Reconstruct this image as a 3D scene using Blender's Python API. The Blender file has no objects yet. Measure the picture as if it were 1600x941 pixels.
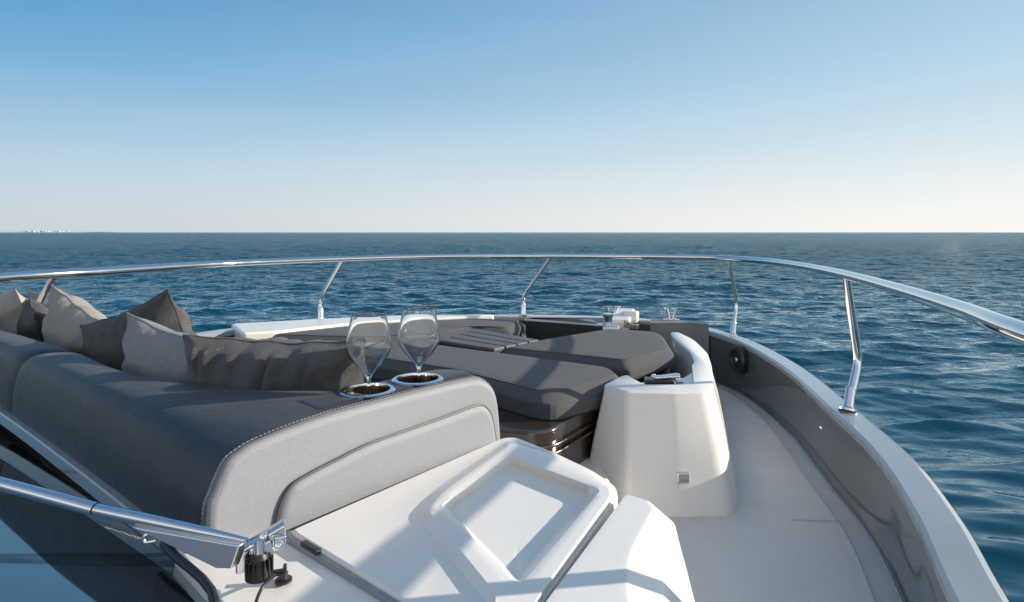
import bpy, bmesh, math, random
import numpy as np
from mathutils import Vector, Matrix, noise

# ---------------------------------------------------------------- camera, world, sun, exposure
S = bpy.context.scene
COL = S.collection
CZ = 2.75                                   # camera height above the water
F = 953.0                                   # focal length in pixels of a 1600 px wide frame
cam_d = bpy.data.cameras.new('camera'); cam = bpy.data.objects.new('camera', cam_d); COL.objects.link(cam)
cam_d.sensor_width = 36; cam_d.lens = F / 1600 * 36
cam_d.clip_start = 0.02; cam_d.clip_end = 60000
cam.location = (0, 0, CZ); cam.rotation_euler = (math.pi / 2, 0, 0)
cam_d.shift_y = -107.5 / 1600              # level camera, lens shifted down a little
S.camera = cam

SUN_AZ, SUN_EL = math.radians(84), math.radians(18)      # azimuth measured from +Y towards +X
wd = bpy.data.worlds.new('World'); S.world = wd; wd.use_nodes = True
wn, wl = wd.node_tree.nodes, wd.node_tree.links
bg = wn['Background']; bg.inputs[1].default_value = 0.1
EXPO = 0.55
sky = wn.new('ShaderNodeTexSky'); sky.sky_type = 'NISHITA'; sky.sun_disc = False
sky.sun_elevation = SUN_EL; sky.sun_rotation = SUN_AZ
sky.air_density = 1.0; sky.dust_density = 0.3; sky.ozone_density = 3.0
def wmath(op, a, b=None):
    n = wn.new('ShaderNodeMath'); n.operation = op
    for i, v in enumerate((a, b)):
        if v is None: continue
        if isinstance(v, (int, float)): n.inputs[i].default_value = v
        else: wl.new(v, n.inputs[i])
    return n.outputs[0]
wtc = wn.new('ShaderNodeTexCoord'); wsep = wn.new('ShaderNodeSeparateXYZ'); wl.new(wtc.outputs['Generated'], wsep.inputs[0])
el_f = wmath('DIVIDE', wmath('ARCSINE', wsep.outputs[2]), math.pi / 2)
def wramp(stops):
    n = wn.new('ShaderNodeValToRGB'); cr_ = n.color_ramp; cr_.interpolation = 'B_SPLINE'
    while len(cr_.elements) < len(stops): cr_.elements.new(.5)
    for e, (deg, c) in zip(cr_.elements, stops): e.position = deg / 90; e.color = (*c, 1)
    wl.new(el_f, n.inputs[0]); return n.outputs[0]
away = wramp([(0, (.58, .62, .67)), (2.5, (.56, .66, .74)), (7, (.40, .60, .76)), (13, (.16, .42, .69)), (20, (.065, .29, .59)), (40, (.12, .24, .46)), (90, (.15, .25, .42))])
toward = wramp([(0, (1.0, .97, .90)), (2.5, (.95, .96, .92)), (7, (.70, .82, .88)), (13, (.48, .68, .82)), (20, (.37, .59, .78)), (40, (.20, .36, .58)), (90, (.15, .25, .42))])
hx, hy = math.sin(SUN_AZ), math.cos(SUN_AZ)
hl = wmath('SQRT', wmath('ADD', wmath('ADD', wmath('MULTIPLY', wsep.outputs[0], wsep.outputs[0]), wmath('MULTIPLY', wsep.outputs[1], wsep.outputs[1])), 1e-5))
cz_ = wmath('DIVIDE', wmath('ADD', wmath('MULTIPLY', wsep.outputs[0], hx), wmath('MULTIPLY', wsep.outputs[1], hy)), hl)
def wmap(v, a, b, c, d, smooth=False):
    n = wn.new('ShaderNodeMapRange'); n.interpolation_type = 'SMOOTHSTEP' if smooth else 'LINEAR'; wl.new(v, n.inputs[0])
    for i, q in enumerate((a, b, c, d)): n.inputs[i + 1].default_value = q
    return n.outputs[0]
def wmix(f, a, b):
    n = wn.new('ShaderNodeMix'); n.data_type = 'RGBA'
    for sock, v in ((n.inputs[0], f), (n.inputs[6], a), (n.inputs[7], b)):
        if isinstance(v, (float, int)): sock.default_value = v
        elif isinstance(v, tuple): sock.default_value = (*v, 1)
        else: wl.new(v, sock)
    return n.outputs[2]
base_sky = wmix(wmap(cz_, -.62, .78, 0, 1), away, toward)
base_sky = wmix(wmap(wsep.outputs[1], .15, -.5, 0, .30, True), base_sky, (1.15, 1.08, 1.0))  # unseen sky behind the viewer brightened to fill the shaded sides
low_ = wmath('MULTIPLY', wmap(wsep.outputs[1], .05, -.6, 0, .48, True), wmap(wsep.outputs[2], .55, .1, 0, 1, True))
base_sky = wmix(low_, base_sky, (1.75, 1.62, 1.45))     # unseen bright warm band behind the viewer, added as fill light
nzv = wn.new('ShaderNodeMapping'); nzv.inputs['Scale'].default_value = (1, 1, 7); wl.new(wtc.outputs['Generated'], nzv.inputs[0])
nzs = wn.new('ShaderNodeTexNoise'); nzs.inputs['Scale'].default_value = 1.6; nzs.inputs['Detail'].default_value = 5; wl.new(nzv.outputs[0], nzs.inputs['Vector'])
base_sky = wmix(wmath('MULTIPLY', wmap(nzs.outputs['Fac'], .45, .75, 0, .16), wmap(wsep.outputs[2], .4, 0, 0, 1)), base_sky, (.74, .78, .83))   # thin uneven haze
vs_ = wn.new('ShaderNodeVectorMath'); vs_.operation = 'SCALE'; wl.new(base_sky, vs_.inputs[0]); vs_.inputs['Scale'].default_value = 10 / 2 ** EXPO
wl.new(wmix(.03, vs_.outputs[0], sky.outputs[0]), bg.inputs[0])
sd = bpy.data.lights.new('sun', 'SUN'); sun = bpy.data.objects.new('sun', sd); COL.objects.link(sun)
sd.energy = 4.8; sd.angle = math.radians(0.45); sd.color = (1.0, 0.90, 0.77)
sdir = Vector((math.sin(SUN_AZ) * math.cos(SUN_EL), math.cos(SUN_AZ) * math.cos(SUN_EL), math.sin(SUN_EL)))
sun.rotation_euler = sdir.to_track_quat('Z', 'Y').to_euler(); sun.location = (10, 8, 12)
S.view_settings.view_transform = 'Standard'; S.view_settings.look = 'None'
S.view_settings.exposure = EXPO; S.view_settings.gamma = 1.0; S.view_settings.use_curve_mapping = False

# ---------------------------------------------------------------- helpers
def ray(px, py): return Vector((px - 800, F, 363 - py))
def U(px, py, z):                            # where the sight line meets height z (relative to the camera)
    r = ray(px, py); k = z / r.z
    return Vector((r.x * k, r.y * k, CZ + z))
def D(px, py, y):                            # where it meets distance y
    r = ray(px, py); k = y / r.y
    return Vector((r.x * k, y, CZ + r.z * k))
def P(x, y, z): return Vector((x, y, CZ + z))

def tag(o, label=None, cat=None, group=None, kind=None):
    if label: o['label'] = label
    if cat: o['category'] = cat
    if group: o['group'] = group
    if kind: o['kind'] = kind
    return o
def empty(name, loc, rz=0):
    o = bpy.data.objects.new(name, None); COL.objects.link(o); o.location = loc; o.rotation_euler = (0, 0, rz)
    o.empty_display_size = .1
    return o
def link(name, me, mat, parent=None, smooth=True, bevel=0, seg=3, sub=0, ang=35):
    o = bpy.data.objects.new(name, me); COL.objects.link(o)
    if mat: me.materials.append(mat)
    if parent:
        bpy.context.view_layer.update()
        o.parent = parent; o.matrix_parent_inverse = Matrix.Identity(4)
        me.transform(wmat(parent).inverted())
    if bevel:
        b = o.modifiers.new('bevel', 'BEVEL'); b.width = bevel; b.segments = seg; b.limit_method = 'ANGLE'
        b.angle_limit = math.radians(28); b.use_clamp_overlap = True; b.harden_normals = False
    if sub:
        s = o.modifiers.new('sub', 'SUBSURF'); s.levels = sub; s.render_levels = sub
    me.polygons.foreach_set('use_smooth', [smooth] * len(me.polygons))
    if smooth and not sub:
        me.set_sharp_from_angle(angle=math.radians(ang if not bevel else 180))
        if bevel:
            w = o.modifiers.new('wn', 'WEIGHTED_NORMAL'); w.keep_sharp = True; w.weight = 80
    return o
def wmat(o):
    m = Matrix.LocRotScale(o.location, o.rotation_euler, o.scale)
    return wmat(o.parent) @ m if o.parent else m
def mesh(name, vs, fs):
    me = bpy.data.meshes.new(name); me.from_pydata([tuple(v) for v in vs], [], fs); me.update()
    bm = bmesh.new(); bm.from_mesh(me); bmesh.ops.remove_doubles(bm, verts=bm.verts, dist=1e-5)
    bmesh.ops.recalc_face_normals(bm, faces=bm.faces); bm.to_mesh(me); bm.free()
    return me
def loft(rings, closed=True, cap0=True, cap1=True):
    n = len(rings[0]); vs = [v for r in rings for v in r]; fs = []
    for i in range(len(rings) - 1):
        for j in range(n if closed else n - 1):
            a, b = i * n + j, i * n + (j + 1) % n
            fs.append((a, b, b + n, a + n))
    if cap0: fs.append(tuple(range(n)))
    if cap1: fs.append(tuple((len(rings) - 1) * n + j for j in range(n)))
    return mesh('m', vs, fs)
def cr(pts, n=8, closed=False):              # Catmull-Rom through the points
    pts = [Vector(p) for p in pts]; out = []; m = len(pts)
    for i in range(m if closed else m - 1):
        g = (lambda k: pts[k % m]) if closed else (lambda k: pts[max(0, min(m - 1, k))])
        a, b, c, d = g(i - 1), g(i), g(i + 1), g(i + 2)
        for s in range(n):
            t = s / n
            out.append(.5 * ((2 * b) + (c - a) * t + (2 * a - 5 * b + 4 * c - d) * t * t + (3 * b - a - 3 * c + d) * t ** 3))
    if not closed: out.append(pts[-1])
    return out
def roundpoly(pts, r, n=5):                  # fillets every corner of a closed outline
    pts = [Vector(p) for p in pts]; m = len(pts); out = []
    for i in range(m):
        a, b, c = pts[i - 1], pts[i], pts[(i + 1) % m]
        rr = r[i] if isinstance(r, (list, tuple)) else r
        d1, d2 = (a - b), (c - b); k = min(rr, d1.length * .45, d2.length * .45)
        p, q = b + d1.normalized() * k, b + d2.normalized() * k
        for s in range(n + 1):
            t = s / n
            out.append(p * (1 - t) ** 2 + b * 2 * t * (1 - t) + q * t * t)
    return out
def mitre(raw, d):                            # mitred inset of a closed outline
    raw = [Vector(p) for p in raw]; m_ = len(raw); out = []
    sgn = 1 if sum(raw[i].x * raw[(i + 1) % m_].y - raw[(i + 1) % m_].x * raw[i].y for i in range(m_)) > 0 else -1
    for i in range(m_):
        a_, b_, c_ = raw[i - 1], raw[i], raw[(i + 1) % m_]
        n1 = (b_ - a_).normalized(); n1 = Vector((-n1.y, n1.x)) * sgn; n2 = (c_ - b_).normalized(); n2 = Vector((-n2.y, n2.x)) * sgn
        out.append(b_ + (n1 + n2) * (d / max(.5, 1 + n1.dot(n2))))
    return out
def slab(name, pts, z1, z0, mat, parent=None, bevel=.006, seg=3, shrink=0):
    pts = [Vector(p) for p in pts]
    c = sum(pts, Vector((0,) * len(pts[0]))) / len(pts)
    top = [P(p[0], p[1], z1) for p in pts]
    bot = [P(p[0] + (c[0] - p[0]) * shrink, p[1] + (c[1] - p[1]) * shrink, z0) for p in pts]
    return link(name, loft([bot, top]), mat, parent, bevel=bevel, seg=seg)
def tube_bm(pts, r, seg=12, cap=True):
    pts = [Vector(p) for p in pts]; rings = []; rr = r if isinstance(r, (list, tuple)) else [r] * len(pts)
    up = Vector((0, 0, 1)); prev = None
    for i, p in enumerate(pts):
        t = (pts[min(i + 1, len(pts) - 1)] - pts[max(i - 1, 0)]).normalized()
        if prev is None:
            ref = up if abs(t.dot(up)) < .9 else Vector((1, 0, 0))
            prev = (ref - t * ref.dot(t)).normalized()
        prev = (prev - t * prev.dot(t)).normalized(); b = t.cross(prev)
        rings.append([p + (prev * math.cos(a) + b * math.sin(a)) * rr[i] for a in [2 * math.pi * k / seg for k in range(seg)]])
    return loft(rings, True, cap, cap)
def tube(name, pts, r, mat, parent=None, seg=12): return link(name, tube_bm(pts, r, seg), mat, parent, ang=50)
def lathe(name, prof, c, mat, parent=None, seg=40, axis=None, ang=40, closed=False):
    c = Vector(c); q = (Vector(axis).to_track_quat('Z', 'Y') if axis else None); rings = []
    for r, z in prof:
        ring = []
        for k in range(seg):
            a = 2 * math.pi * k / seg; v = Vector((r * math.cos(a), r * math.sin(a), z))
            ring.append(c + (q @ v if q else v))
        rings.append(ring)
    if closed: rings.append(rings[0])
    return link(name, loft(rings, True, not closed and prof[0][0] > 1e-5, not closed and prof[-1][0] > 1e-5), mat, parent, ang=ang)
def join(mes):
    bm = bmesh.new()
    for m in mes: bm.from_mesh(m)
    me = bpy.data.meshes.new('m'); bm.to_mesh(me); bm.free(); return me
def box_me(c, sx, sy, sz, rz=0, rx=0, ry=0):
    bm = bmesh.new(); bmesh.ops.create_cube(bm, size=1)
    M = Matrix.Translation(c) @ Matrix.Rotation(rz, 4, 'Z') @ Matrix.Rotation(ry, 4, 'Y') @ Matrix.Rotation(rx, 4, 'X') @ Matrix.Diagonal((sx, sy, sz, 1))
    bm.transform(M); me = bpy.data.meshes.new('m'); bm.to_mesh(me); bm.free(); return me
def cut(o, cutters):                          # boolean difference, applied; cutters are deleted
    for cme in cutters:
        c = bpy.data.objects.new('cutter', cme); COL.objects.link(c)
        mod = o.modifiers.new('cut', 'BOOLEAN'); mod.operation = 'DIFFERENCE'; mod.object = c; mod.solver = 'EXACT'
        if o.parent: c.matrix_world = Matrix.Identity(4)
        bpy.context.view_layer.update()
        dg = bpy.context.evaluated_depsgraph_get()
        me = bpy.data.meshes.new_from_object(o.evaluated_get(dg)); o.modifiers.remove(mod); o.modifiers.clear()
        o.data = me; bpy.data.objects.remove(c)

# ---------------------------------------------------------------- materials
def mat(name, col, rough=.5, metal=0, coat=0, spec=.5, ior=1.5, trans=0, bump=None, var=None, rvar=None, sheen=0, coord='Object'):
    m = bpy.data.materials.new(name); m.use_nodes = True; N, L = m.node_tree.nodes, m.node_tree.links
    b = N['Principled BSDF']; b.inputs['Base Color'].default_value = (*col, 1)
    b.inputs['Roughness'].default_value = rough; b.inputs['Metallic'].default_value = metal
    b.inputs['Coat Weight'].default_value = coat; b.inputs['Coat Roughness'].default_value = .04
    b.inputs['IOR'].default_value = ior; b.inputs['Transmission Weight'].default_value = trans
    b.inputs['Specular IOR Level'].default_value = spec
    if sheen: b.inputs['Sheen Weight'].default_value = sheen; b.inputs['Sheen Roughness'].default_value = .5
    tc = N.new('ShaderNodeTexCoord')
    def nz(scale, detail=4, rg=.55, vec=None):
        n = N.new('ShaderNodeTexNoise'); n.inputs['Scale'].default_value = scale; n.inputs['Detail'].default_value = detail
        n.inputs['Roughness'].default_value = rg; L.new(vec or tc.outputs[coord], n.inputs['Vector']); return n
    if var:                                   # (scale, amount)
        n = nz(var[0], 6, .6); mr = N.new('ShaderNodeMapRange'); L.new(n.outputs['Fac'], mr.inputs[0])
        mr.inputs[1].default_value = .3; mr.inputs[2].default_value = .7
        mr.inputs[3].default_value = 1 - var[1]; mr.inputs[4].default_value = 1 + var[1]
        mx = N.new('ShaderNodeVectorMath'); mx.operation = 'SCALE'; mx.inputs[0].default_value = col
        L.new(mr.outputs[0], mx.inputs['Scale']); L.new(mx.outputs[0], b.inputs['Base Color'])
    if rvar:
        n = nz(rvar[0], 5, .6); mr = N.new('ShaderNodeMapRange'); L.new(n.outputs['Fac'], mr.inputs[0])
        mr.inputs[1].default_value = .3; mr.inputs[2].default_value = .7
        mr.inputs[3].default_value = max(.02, rough - rvar[1]); mr.inputs[4].default_value = rough + rvar[1]
        L.new(mr.outputs[0], b.inputs['Roughness'])
    if bump:                                  # list of (kind, scale, distance)
        last = None
        for kind, sc, dist in bump:
            if kind == 'noise': t = nz(sc, 5, .6).outputs['Fac']
            elif kind == 'voronoi':
                v = N.new('ShaderNodeTexVoronoi'); v.inputs['Scale'].default_value = sc; L.new(tc.outputs[coord], v.inputs['Vector']); t = v.outputs['Distance']
            elif kind == 'weave':
                outs = []
                for d in ('X', 'Y', 'Z'):
                    w = N.new('ShaderNodeTexWave'); w.bands_direction = d; w.inputs['Scale'].default_value = sc
                    w.inputs['Distortion'].default_value = .6; w.inputs['Detail'].default_value = 1
                    L.new(tc.outputs[coord], w.inputs['Vector']); outs.append(w.outputs['Fac'])
                a = N.new('ShaderNodeMath'); a.operation = 'ADD'; L.new(outs[0], a.inputs[0]); L.new(outs[1], a.inputs[1])
                c = N.new('ShaderNodeMath'); c.operation = 'ADD'; L.new(a.outputs[0], c.inputs[0]); L.new(outs[2], c.inputs[1]); t = c.outputs[0]
            bp = N.new('ShaderNodeBump'); bp.inputs['Distance'].default_value = dist; bp.inputs['Strength'].default_value = 1
            L.new(t, bp.inputs['Height'])
            if last: L.new(last, bp.inputs['Normal'])
            last = bp.outputs[0]
        L.new(last, b.inputs['Normal'])
    return m
M = {}
M['gel'] = mat('white_gelcoat', (.79, .755, .705), .33, coat=.35, var=(2.5, .025), rvar=(3, .04), bump=[('noise', 1.2, .0006)])
M['deck'] = mat('pale_deck', (.68, .645, .60), .5, var=(2.2, .06), rvar=(4, .12), bump=[('voronoi', 420, .0010), ('noise', 60, .0006)])
M['deck_margin'] = mat('deck_margin', (.52, .50, .475), .35, coat=.3, var=(4, .07))
M['bulwark'] = mat('grey_gelcoat', (.060, .067, .071), .38, coat=1, var=(3, .06), bump=[('noise', 2.5, .002)])
M['cap'] = mat('silver_grey_gelcoat', (.27, .285, .30), .22, coat=1, var=(3, .05), rvar=(6, .06))
M['hull'] = mat('hull_gelcoat', (.3, .3, .3), .15, coat=1)
M['chrome'] = mat('polished_steel', (.72, .72, .73), .08, metal=1, rvar=(14, .04))
M['steel'] = mat('brushed_steel', (.55, .52, .48), .28, metal=1, rvar=(20, .08))
M['cup'] = mat('dark_steel', (.20, .155, .115), .25, metal=1, rvar=(30, .1))
M['grey'] = mat('grey_nonskid', (.17, .178, .178), .55, var=(6, .1))
M['alu'] = mat('satin_aluminium', (.8, .8, .8), .32, metal=1)
M['ledge'] = mat('dark_polished_trim', (.05, .036, .027), .15, coat=1, metal=.3)
M['rubber'] = mat('black_rubber', (.012, .012, .013), .45)
M['plastic'] = mat('black_plastic', (.02, .02, .022), .3)
M['gasket'] = mat('grey_gasket', (.24, .245, .25), .22, coat=.8)
M['sofa'] = mat('charcoal_upholstery', (.019, .022, .029), .45, sheen=.05, var=(9, .16), bump=[('noise', 700, .0005), ('noise', 11, .004)])
M['panel'] = mat('light_grey_upholstery', (.225, .236, .256), .5, var=(180, .04), bump=[("voronoi", 900, .0004), ('noise', 7, .002)])
M['piping'] = mat('grey_piping', (.07, .07, .075), .5)
M['thread'] = mat('pale_thread', (.34, .34, .34), .6)
M['pad'] = mat('sunpad_fabric', (.050, .052, .060), .65, sheen=.3, var=(140, .12), bump=[('weave', 190, .0012), ('noise', 9, .003)])
M['slat'] = mat('slat_grey', (.10, .098, .096), .55, var=(20, .15))
M['dark'] = mat('dark_recess', (.02, .02, .022), .6)
M['screen'] = mat('tinted_windscreen', (.006, .006, .008), .03, ior=4.2, spec=.5)
M['glass'] = mat('clear_glass', (1, 1, 1), .0, ior=1.45, trans=1)
M['wine'] = mat('clear_wine', (.97, .97, .93), .0, ior=1.33, trans=1)
def fabric(name, col, v=.18):
    return mat(name, col, .85, sheen=.3, var=(70, v), bump=[('weave', 260, .0010), ('noise', 30, .008)])
M['p_brown'] = mat('brown_satin', (.034, .031, .031), .40, sheen=.3, var=(60, .2), bump=[('weave', 260, .0007), ('noise', 22, .006)])
M['p_grey'] = fabric('silver_linen', (.35, .37, .40), .08)
M['p_char'] = fabric('taupe_linen', (.042, .038, .036), .15)
M['p_beige'] = fabric('beige_linen', (.46, .43, .385), .1)
M['p_dark'] = fabric('dark_brown_linen', (.03, .025, .023), .2)
M['p_white'] = fabric('cream_linen', (.62, .58, .52), .08)

# ---------------------------------------------------------------- sea
def build_sea():
    rng = np.random.default_rng(4)
    near = np.linspace(-52, 52, 900); side = np.linspace(52, 308, 180)[1:-1]
    ang = np.radians(np.concatenate([near, side]))
    r = np.concatenate([np.geomspace(1.2, 60, 800), np.geomspace(60, 700, 900)[1:], np.geomspace(700, 40000, 60)[1:]])
    A, R = np.meshgrid(ang, r); X = R * np.sin(A); Y = R * np.cos(A)
    dr = np.gradient(r)[:, None]; dx = np.maximum(dr, R * np.radians(.116))
    Z = np.zeros_like(X); DX = np.zeros_like(X); DY = np.zeros_like(X)
    main = math.radians(186)                    # where the ripples travel
    for k in range(180):
        lam = .30 * (1.9 / .30) ** rng.random() if k < 120 else 1.6 * (8 / 1.6) ** rng.random()
        th = main + rng.normal(0, .36)
        amp = .0038 * lam * (.40 if lam > 2 else 1) * rng.uniform(.5, 1.3)
        kx, ky = math.sin(th) * 2 * math.pi / lam, math.cos(th) * 2 * math.pi / lam
        att = np.clip((lam / dx - 2.2) / 3, 0, 1)
        ph = kx * X + ky * Y + rng.uniform(0, 6.28)
        Z += amp * att * np.cos(ph)
        DX -= math.sin(th) * amp * att * np.sin(ph) * .9; DY -= math.cos(th) * amp * att * np.sin(ph) * .9
    co = np.stack([X + DX, Y + DY, Z], -1).reshape(-1, 3).astype(np.float32)
    nr, na = X.shape
    i, j = np.meshgrid(np.arange(nr - 1), np.arange(na), indexing='ij'); j2 = (j + 1) % na
    q = np.stack([i * na + j, i * na + j2, (i + 1) * na + j2, (i + 1) * na + j], -1).reshape(-1, 4)
    me = bpy.data.meshes.new('sea'); me.vertices.add(len(co)); me.vertices.foreach_set('co', co.ravel())
    me.loops.add(q.size); me.loops.foreach_set('vertex_index', q.ravel().astype(np.int32))
    me.polygons.add(len(q)); me.polygons.foreach_set('loop_start', np.arange(0, q.size, 4, dtype=np.int32))
    me.update(calc_edges=True); me.validate()
    me.polygons.foreach_set('use_smooth', [True] * len(me.polygons))
    m = bpy.data.materials.new('sea_water'); m.use_nodes = True; N, L = m.node_tree.nodes, m.node_tree.links
    b = N['Principled BSDF']; b.inputs['Base Color'].default_value = (.003, .055, .085, 1)
    b.inputs['Roughness'].default_value = .06; b.inputs['IOR'].default_value = 1.33
    geo = N.new('ShaderNodeNewGeometry'); last = None
    ln = N.new('ShaderNodeVectorMath'); ln.operation = 'LENGTH'; L.new(geo.outputs['Position'], ln.inputs[0])
    lod = N.new('ShaderNodeMapRange'); L.new(ln.outputs['Value'], lod.inputs[0])
    for i_, v_ in enumerate((7, 60, .05, 1.5)): lod.inputs[i_ + 1].default_value = v_
    for sc, dist, det, sx in ((.35, .9, 3, 1.6), (1.3, .30, 4, 1.8), (4.5, .07, 3, 2.0)):
        mp = N.new('ShaderNodeMapping'); mp.inputs['Rotation'].default_value = (0, 0, math.radians(-8)); mp.inputs['Scale'].default_value = (1, sx, 1)
        L.new(geo.outputs['Position'], mp.inputs[0])
        n = N.new('ShaderNodeTexNoise'); n.inputs['Scale'].default_value = sc; n.inputs['Detail'].default_value = det; n.inputs['Roughness'].default_value = .55
        L.new(mp.outputs[0], n.inputs['Vector'])
        bp = N.new('ShaderNodeBump'); bp.inputs['Distance'].default_value = dist
        L.new(n.outputs['Fac'], bp.inputs['Height']); L.new(lod.outputs[0], bp.inputs['Strength'])
        if last: L.new(last, bp.inputs['Normal'])
        last = bp.outputs[0]
    # rough open water: body colour plus a sky reflection that never reaches a full mirror
    N.remove(b); out = N['Material Output']
    df = N.new('ShaderNodeBsdfDiffuse'); df.inputs[0].default_value = (.0014, .050, .086, 1)
    gl = N.new('ShaderNodeBsdfGlossy'); gl.inputs['Roughness'].default_value = .07; gl.inputs[0].default_value = (.88, .98, 1, 1)
    fr = N.new('ShaderNodeFresnel'); fr.inputs[0].default_value = 1.36
    mr = N.new('ShaderNodeMapRange'); L.new(fr.outputs[0], mr.inputs[0])
    for i_, v_ in enumerate((0, 1, 0, .46)): mr.inputs[i_ + 1].default_value = v_
    pw = N.new('ShaderNodeMapRange'); L.new(fr.outputs[0], pw.inputs[0])
    for i_, v_ in enumerate((.0, 1.0, 0, 1)): pw.inputs[i_ + 1].default_value = v_
    pe_ = N.new('ShaderNodeMath'); pe_.operation = 'POWER'; L.new(pw.outputs[0], pe_.inputs[0]); pe_.inputs[1].default_value = .95
    pm_ = N.new('ShaderNodeMath'); pm_.operation = 'MULTIPLY'; L.new(pe_.outputs[0], pm_.inputs[0]); pm_.inputs[1].default_value = 1.0
    rg = N.new('ShaderNodeMapRange'); L.new(ln.outputs['Value'], rg.inputs[0]); L.new(rg.outputs[0], gl.inputs['Roughness'])
    for i_, v_ in enumerate((8, 500, .03, .16)): rg.inputs[i_ + 1].default_value = v_     # unresolved ripples widen the reflection
    for n_ in (df, gl, fr): L.new(last, n_.inputs['Normal'])
    mx = N.new('ShaderNodeMixShader'); L.new(pm_.outputs[0], mx.inputs[0]); L.new(df.outputs[0], mx.inputs[1]); L.new(gl.outputs[0], mx.inputs[2])
    L.new(mx.outputs[0], out.inputs[0])
    o = bpy.data.objects.new('sea', me); COL.objects.link(o); me.materials.append(m)
    tag(o, 'deep blue rippled open sea running to the horizon', kind='structure')
build_sea()

def build_coast():
    random.seed(2); front, back = [], []
    n = 60
    for i in range(n):
        px = -260 + i * 400 / (n - 1); x = (px - 800) / F * 14000
        fade = max(0, 1 - i / (n - 1)) ** .6
        h = 8 + 55 * fade * (.55 + .8 * noise.noise(Vector((i * .13, 3, 0))))
        front.append((x, 14000, h))
    vs = []; fs = []
    for k, (x, y, h) in enumerate(front):
        vs += [(x, y - 150, -5), (x, y, h * .6), (x, y + 500, h), (x, y + 1500, -5)]
    for k in range(n - 1):
        for j in range(3): fs.append((k * 4 + j, k * 4 + j + 1, k * 4 + j + 5, k * 4 + j + 4))
    m = mat('hazy_coast_rock', (.50, .51, .54), .9, var=(.003, .2))  # distance haze is mixed into this pale rock colour
    o = link('coast', mesh('m', vs, fs), m); tag(o, 'faint low coastline far away at the left end of the horizon', kind='structure')
build_coast()
def build_town():
    random.seed(9); ms = []
    for k in range(26):
        px = random.uniform(36, 104); x = (px - 800) / F * 13700; h = random.uniform(10, 30)
        ms.append(box_me(Vector((x, 13700 + random.uniform(-100, 100), h / 2 + random.uniform(0, 14))), random.uniform(25, 70), 40, h))
    tag(link('coastal_town', join(ms), mat('pale_plaster', (.50, .51, .54), .8)), 'tiny white town on the faint far coast at the left', 'town', kind='stuff')
build_town()

# ---------------------------------------------------------------- the yacht
yacht = tag(empty('yacht', P(0, 2, -1.03)), 'white and grey motor yacht foredeck with chrome bow rail and grey bulwark', 'yacht')
yacht.location = P(0, 2, -1.03)

ZD = -1.03
# sheer line, outer edge of the capping: (x, y, z)
capo = [(.60, .2, -.78), (.82, .75, -.77), (1.02, 1.253, -.76), (1.158, 1.578, -.74), (1.304, 2.0, -.73), (1.40, 2.477, -.72), (1.52, 3.09, -.715),
        (1.57, 3.6, -.71), (1.55, 4.0, -.70), (1.42, 4.32, -.68), (1.22, 4.52, -.665), (.95, 4.63, -.65), (.6, 4.68, -.64), (.1, 4.63, -.625), (-.5, 4.52, -.61),
        (-1.02, 4.36, -.60), (-1.45, 4.12, -.60), (-1.82, 3.75, -.60), (-2.05, 3.3, -.605), (-2.2, 2.7, -.61), (-2.28, 2.0, -.62), (-2.3, 1.0, -.63)]
capo = cr(capo, 6)
def offs(path, d):                            # horizontal offset, to the left of travel
    out = []
    for i, p in enumerate(path):
        t = path[min(i + 1, len(path) - 1)] - path[max(0, i - 1)]; t = Vector((t.x, t.y, 0)).normalized()
        out.append(Vector((p.x - t.y * d, p.y + t.x * d, p.z)))
    return out
# the bow opening keeps cap pieces on each side
def sweep(path, prof, name, material, parent, bevel=0, ang=35):
    # prof: list of (inward offset, dz or absolute z as ('a', z))
    cols = []
    for d, z in prof:
        q = offs(path, d); cols.append([Vector((p.x, p.y, (CZ + z[1]) if isinstance(z, tuple) else CZ + p.z + z)) for p in q])
    rings = [[c[i] for c in cols] for i in range(len(path))]
    return link(name, loft(rings, True, True, True), material, parent, bevel=bevel, ang=ang)
W = .098
sweep(capo, [(-.012, -.03), (-.006, -.008), (.01, 0), (W - .006, .0), (W + .004, -.01), (W + .004, -.03)], 'cap_rail', M['cap'], yacht, ang=25)
sweep(capo, [(.004, -.031), (.06, ('a', -3.0)), (.08, ('a', -3.0)), (.03, -.033)], 'hull', M['hull'], yacht)
sweep(capo, [(W - .002, -.031), (W + .004, -.10), (W + .0, ('a', ZD + .02)), (W + .006, ('a', ZD + .006)), (W + .03, ('a', ZD - .01)), (.05, ('a', ZD - .01)), (.05, -.031)], 'bulwark', M['bulwark'], yacht, ang=25)
# deck sheet and the non-skid panel on it
di = offs(capo, W - .01)
slab('deck', [(p.x, p.y) for p in di] + [(-2.3, -.5), (.5, -.5)], ZD, ZD - .05, M['deck_margin'], yacht, bevel=0)
dn = offs(capo, W + .085)
slab('deck_panel', [(p.x, p.y) for p in dn if p.x > .3 and p.y < 4.6][2:-3] + [(.9, 4.3), (.2, 2.4), (.1, .1)], ZD + .005, ZD + .001, M['deck'], yacht, bevel=0)

gut = [P(p.x, p.y, ZD + .004) for p in offs(capo, W + .014)]
tube('gutter', gut, .0035, M['gasket'], yacht, seg=6)
a_, b_ = U(1236, 812, ZD + .008), U(1330, 815, ZD + .008)
link('deck_joint', tube_bm([a_, b_], .0016, 6), M['deck_margin'], yacht)
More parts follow.
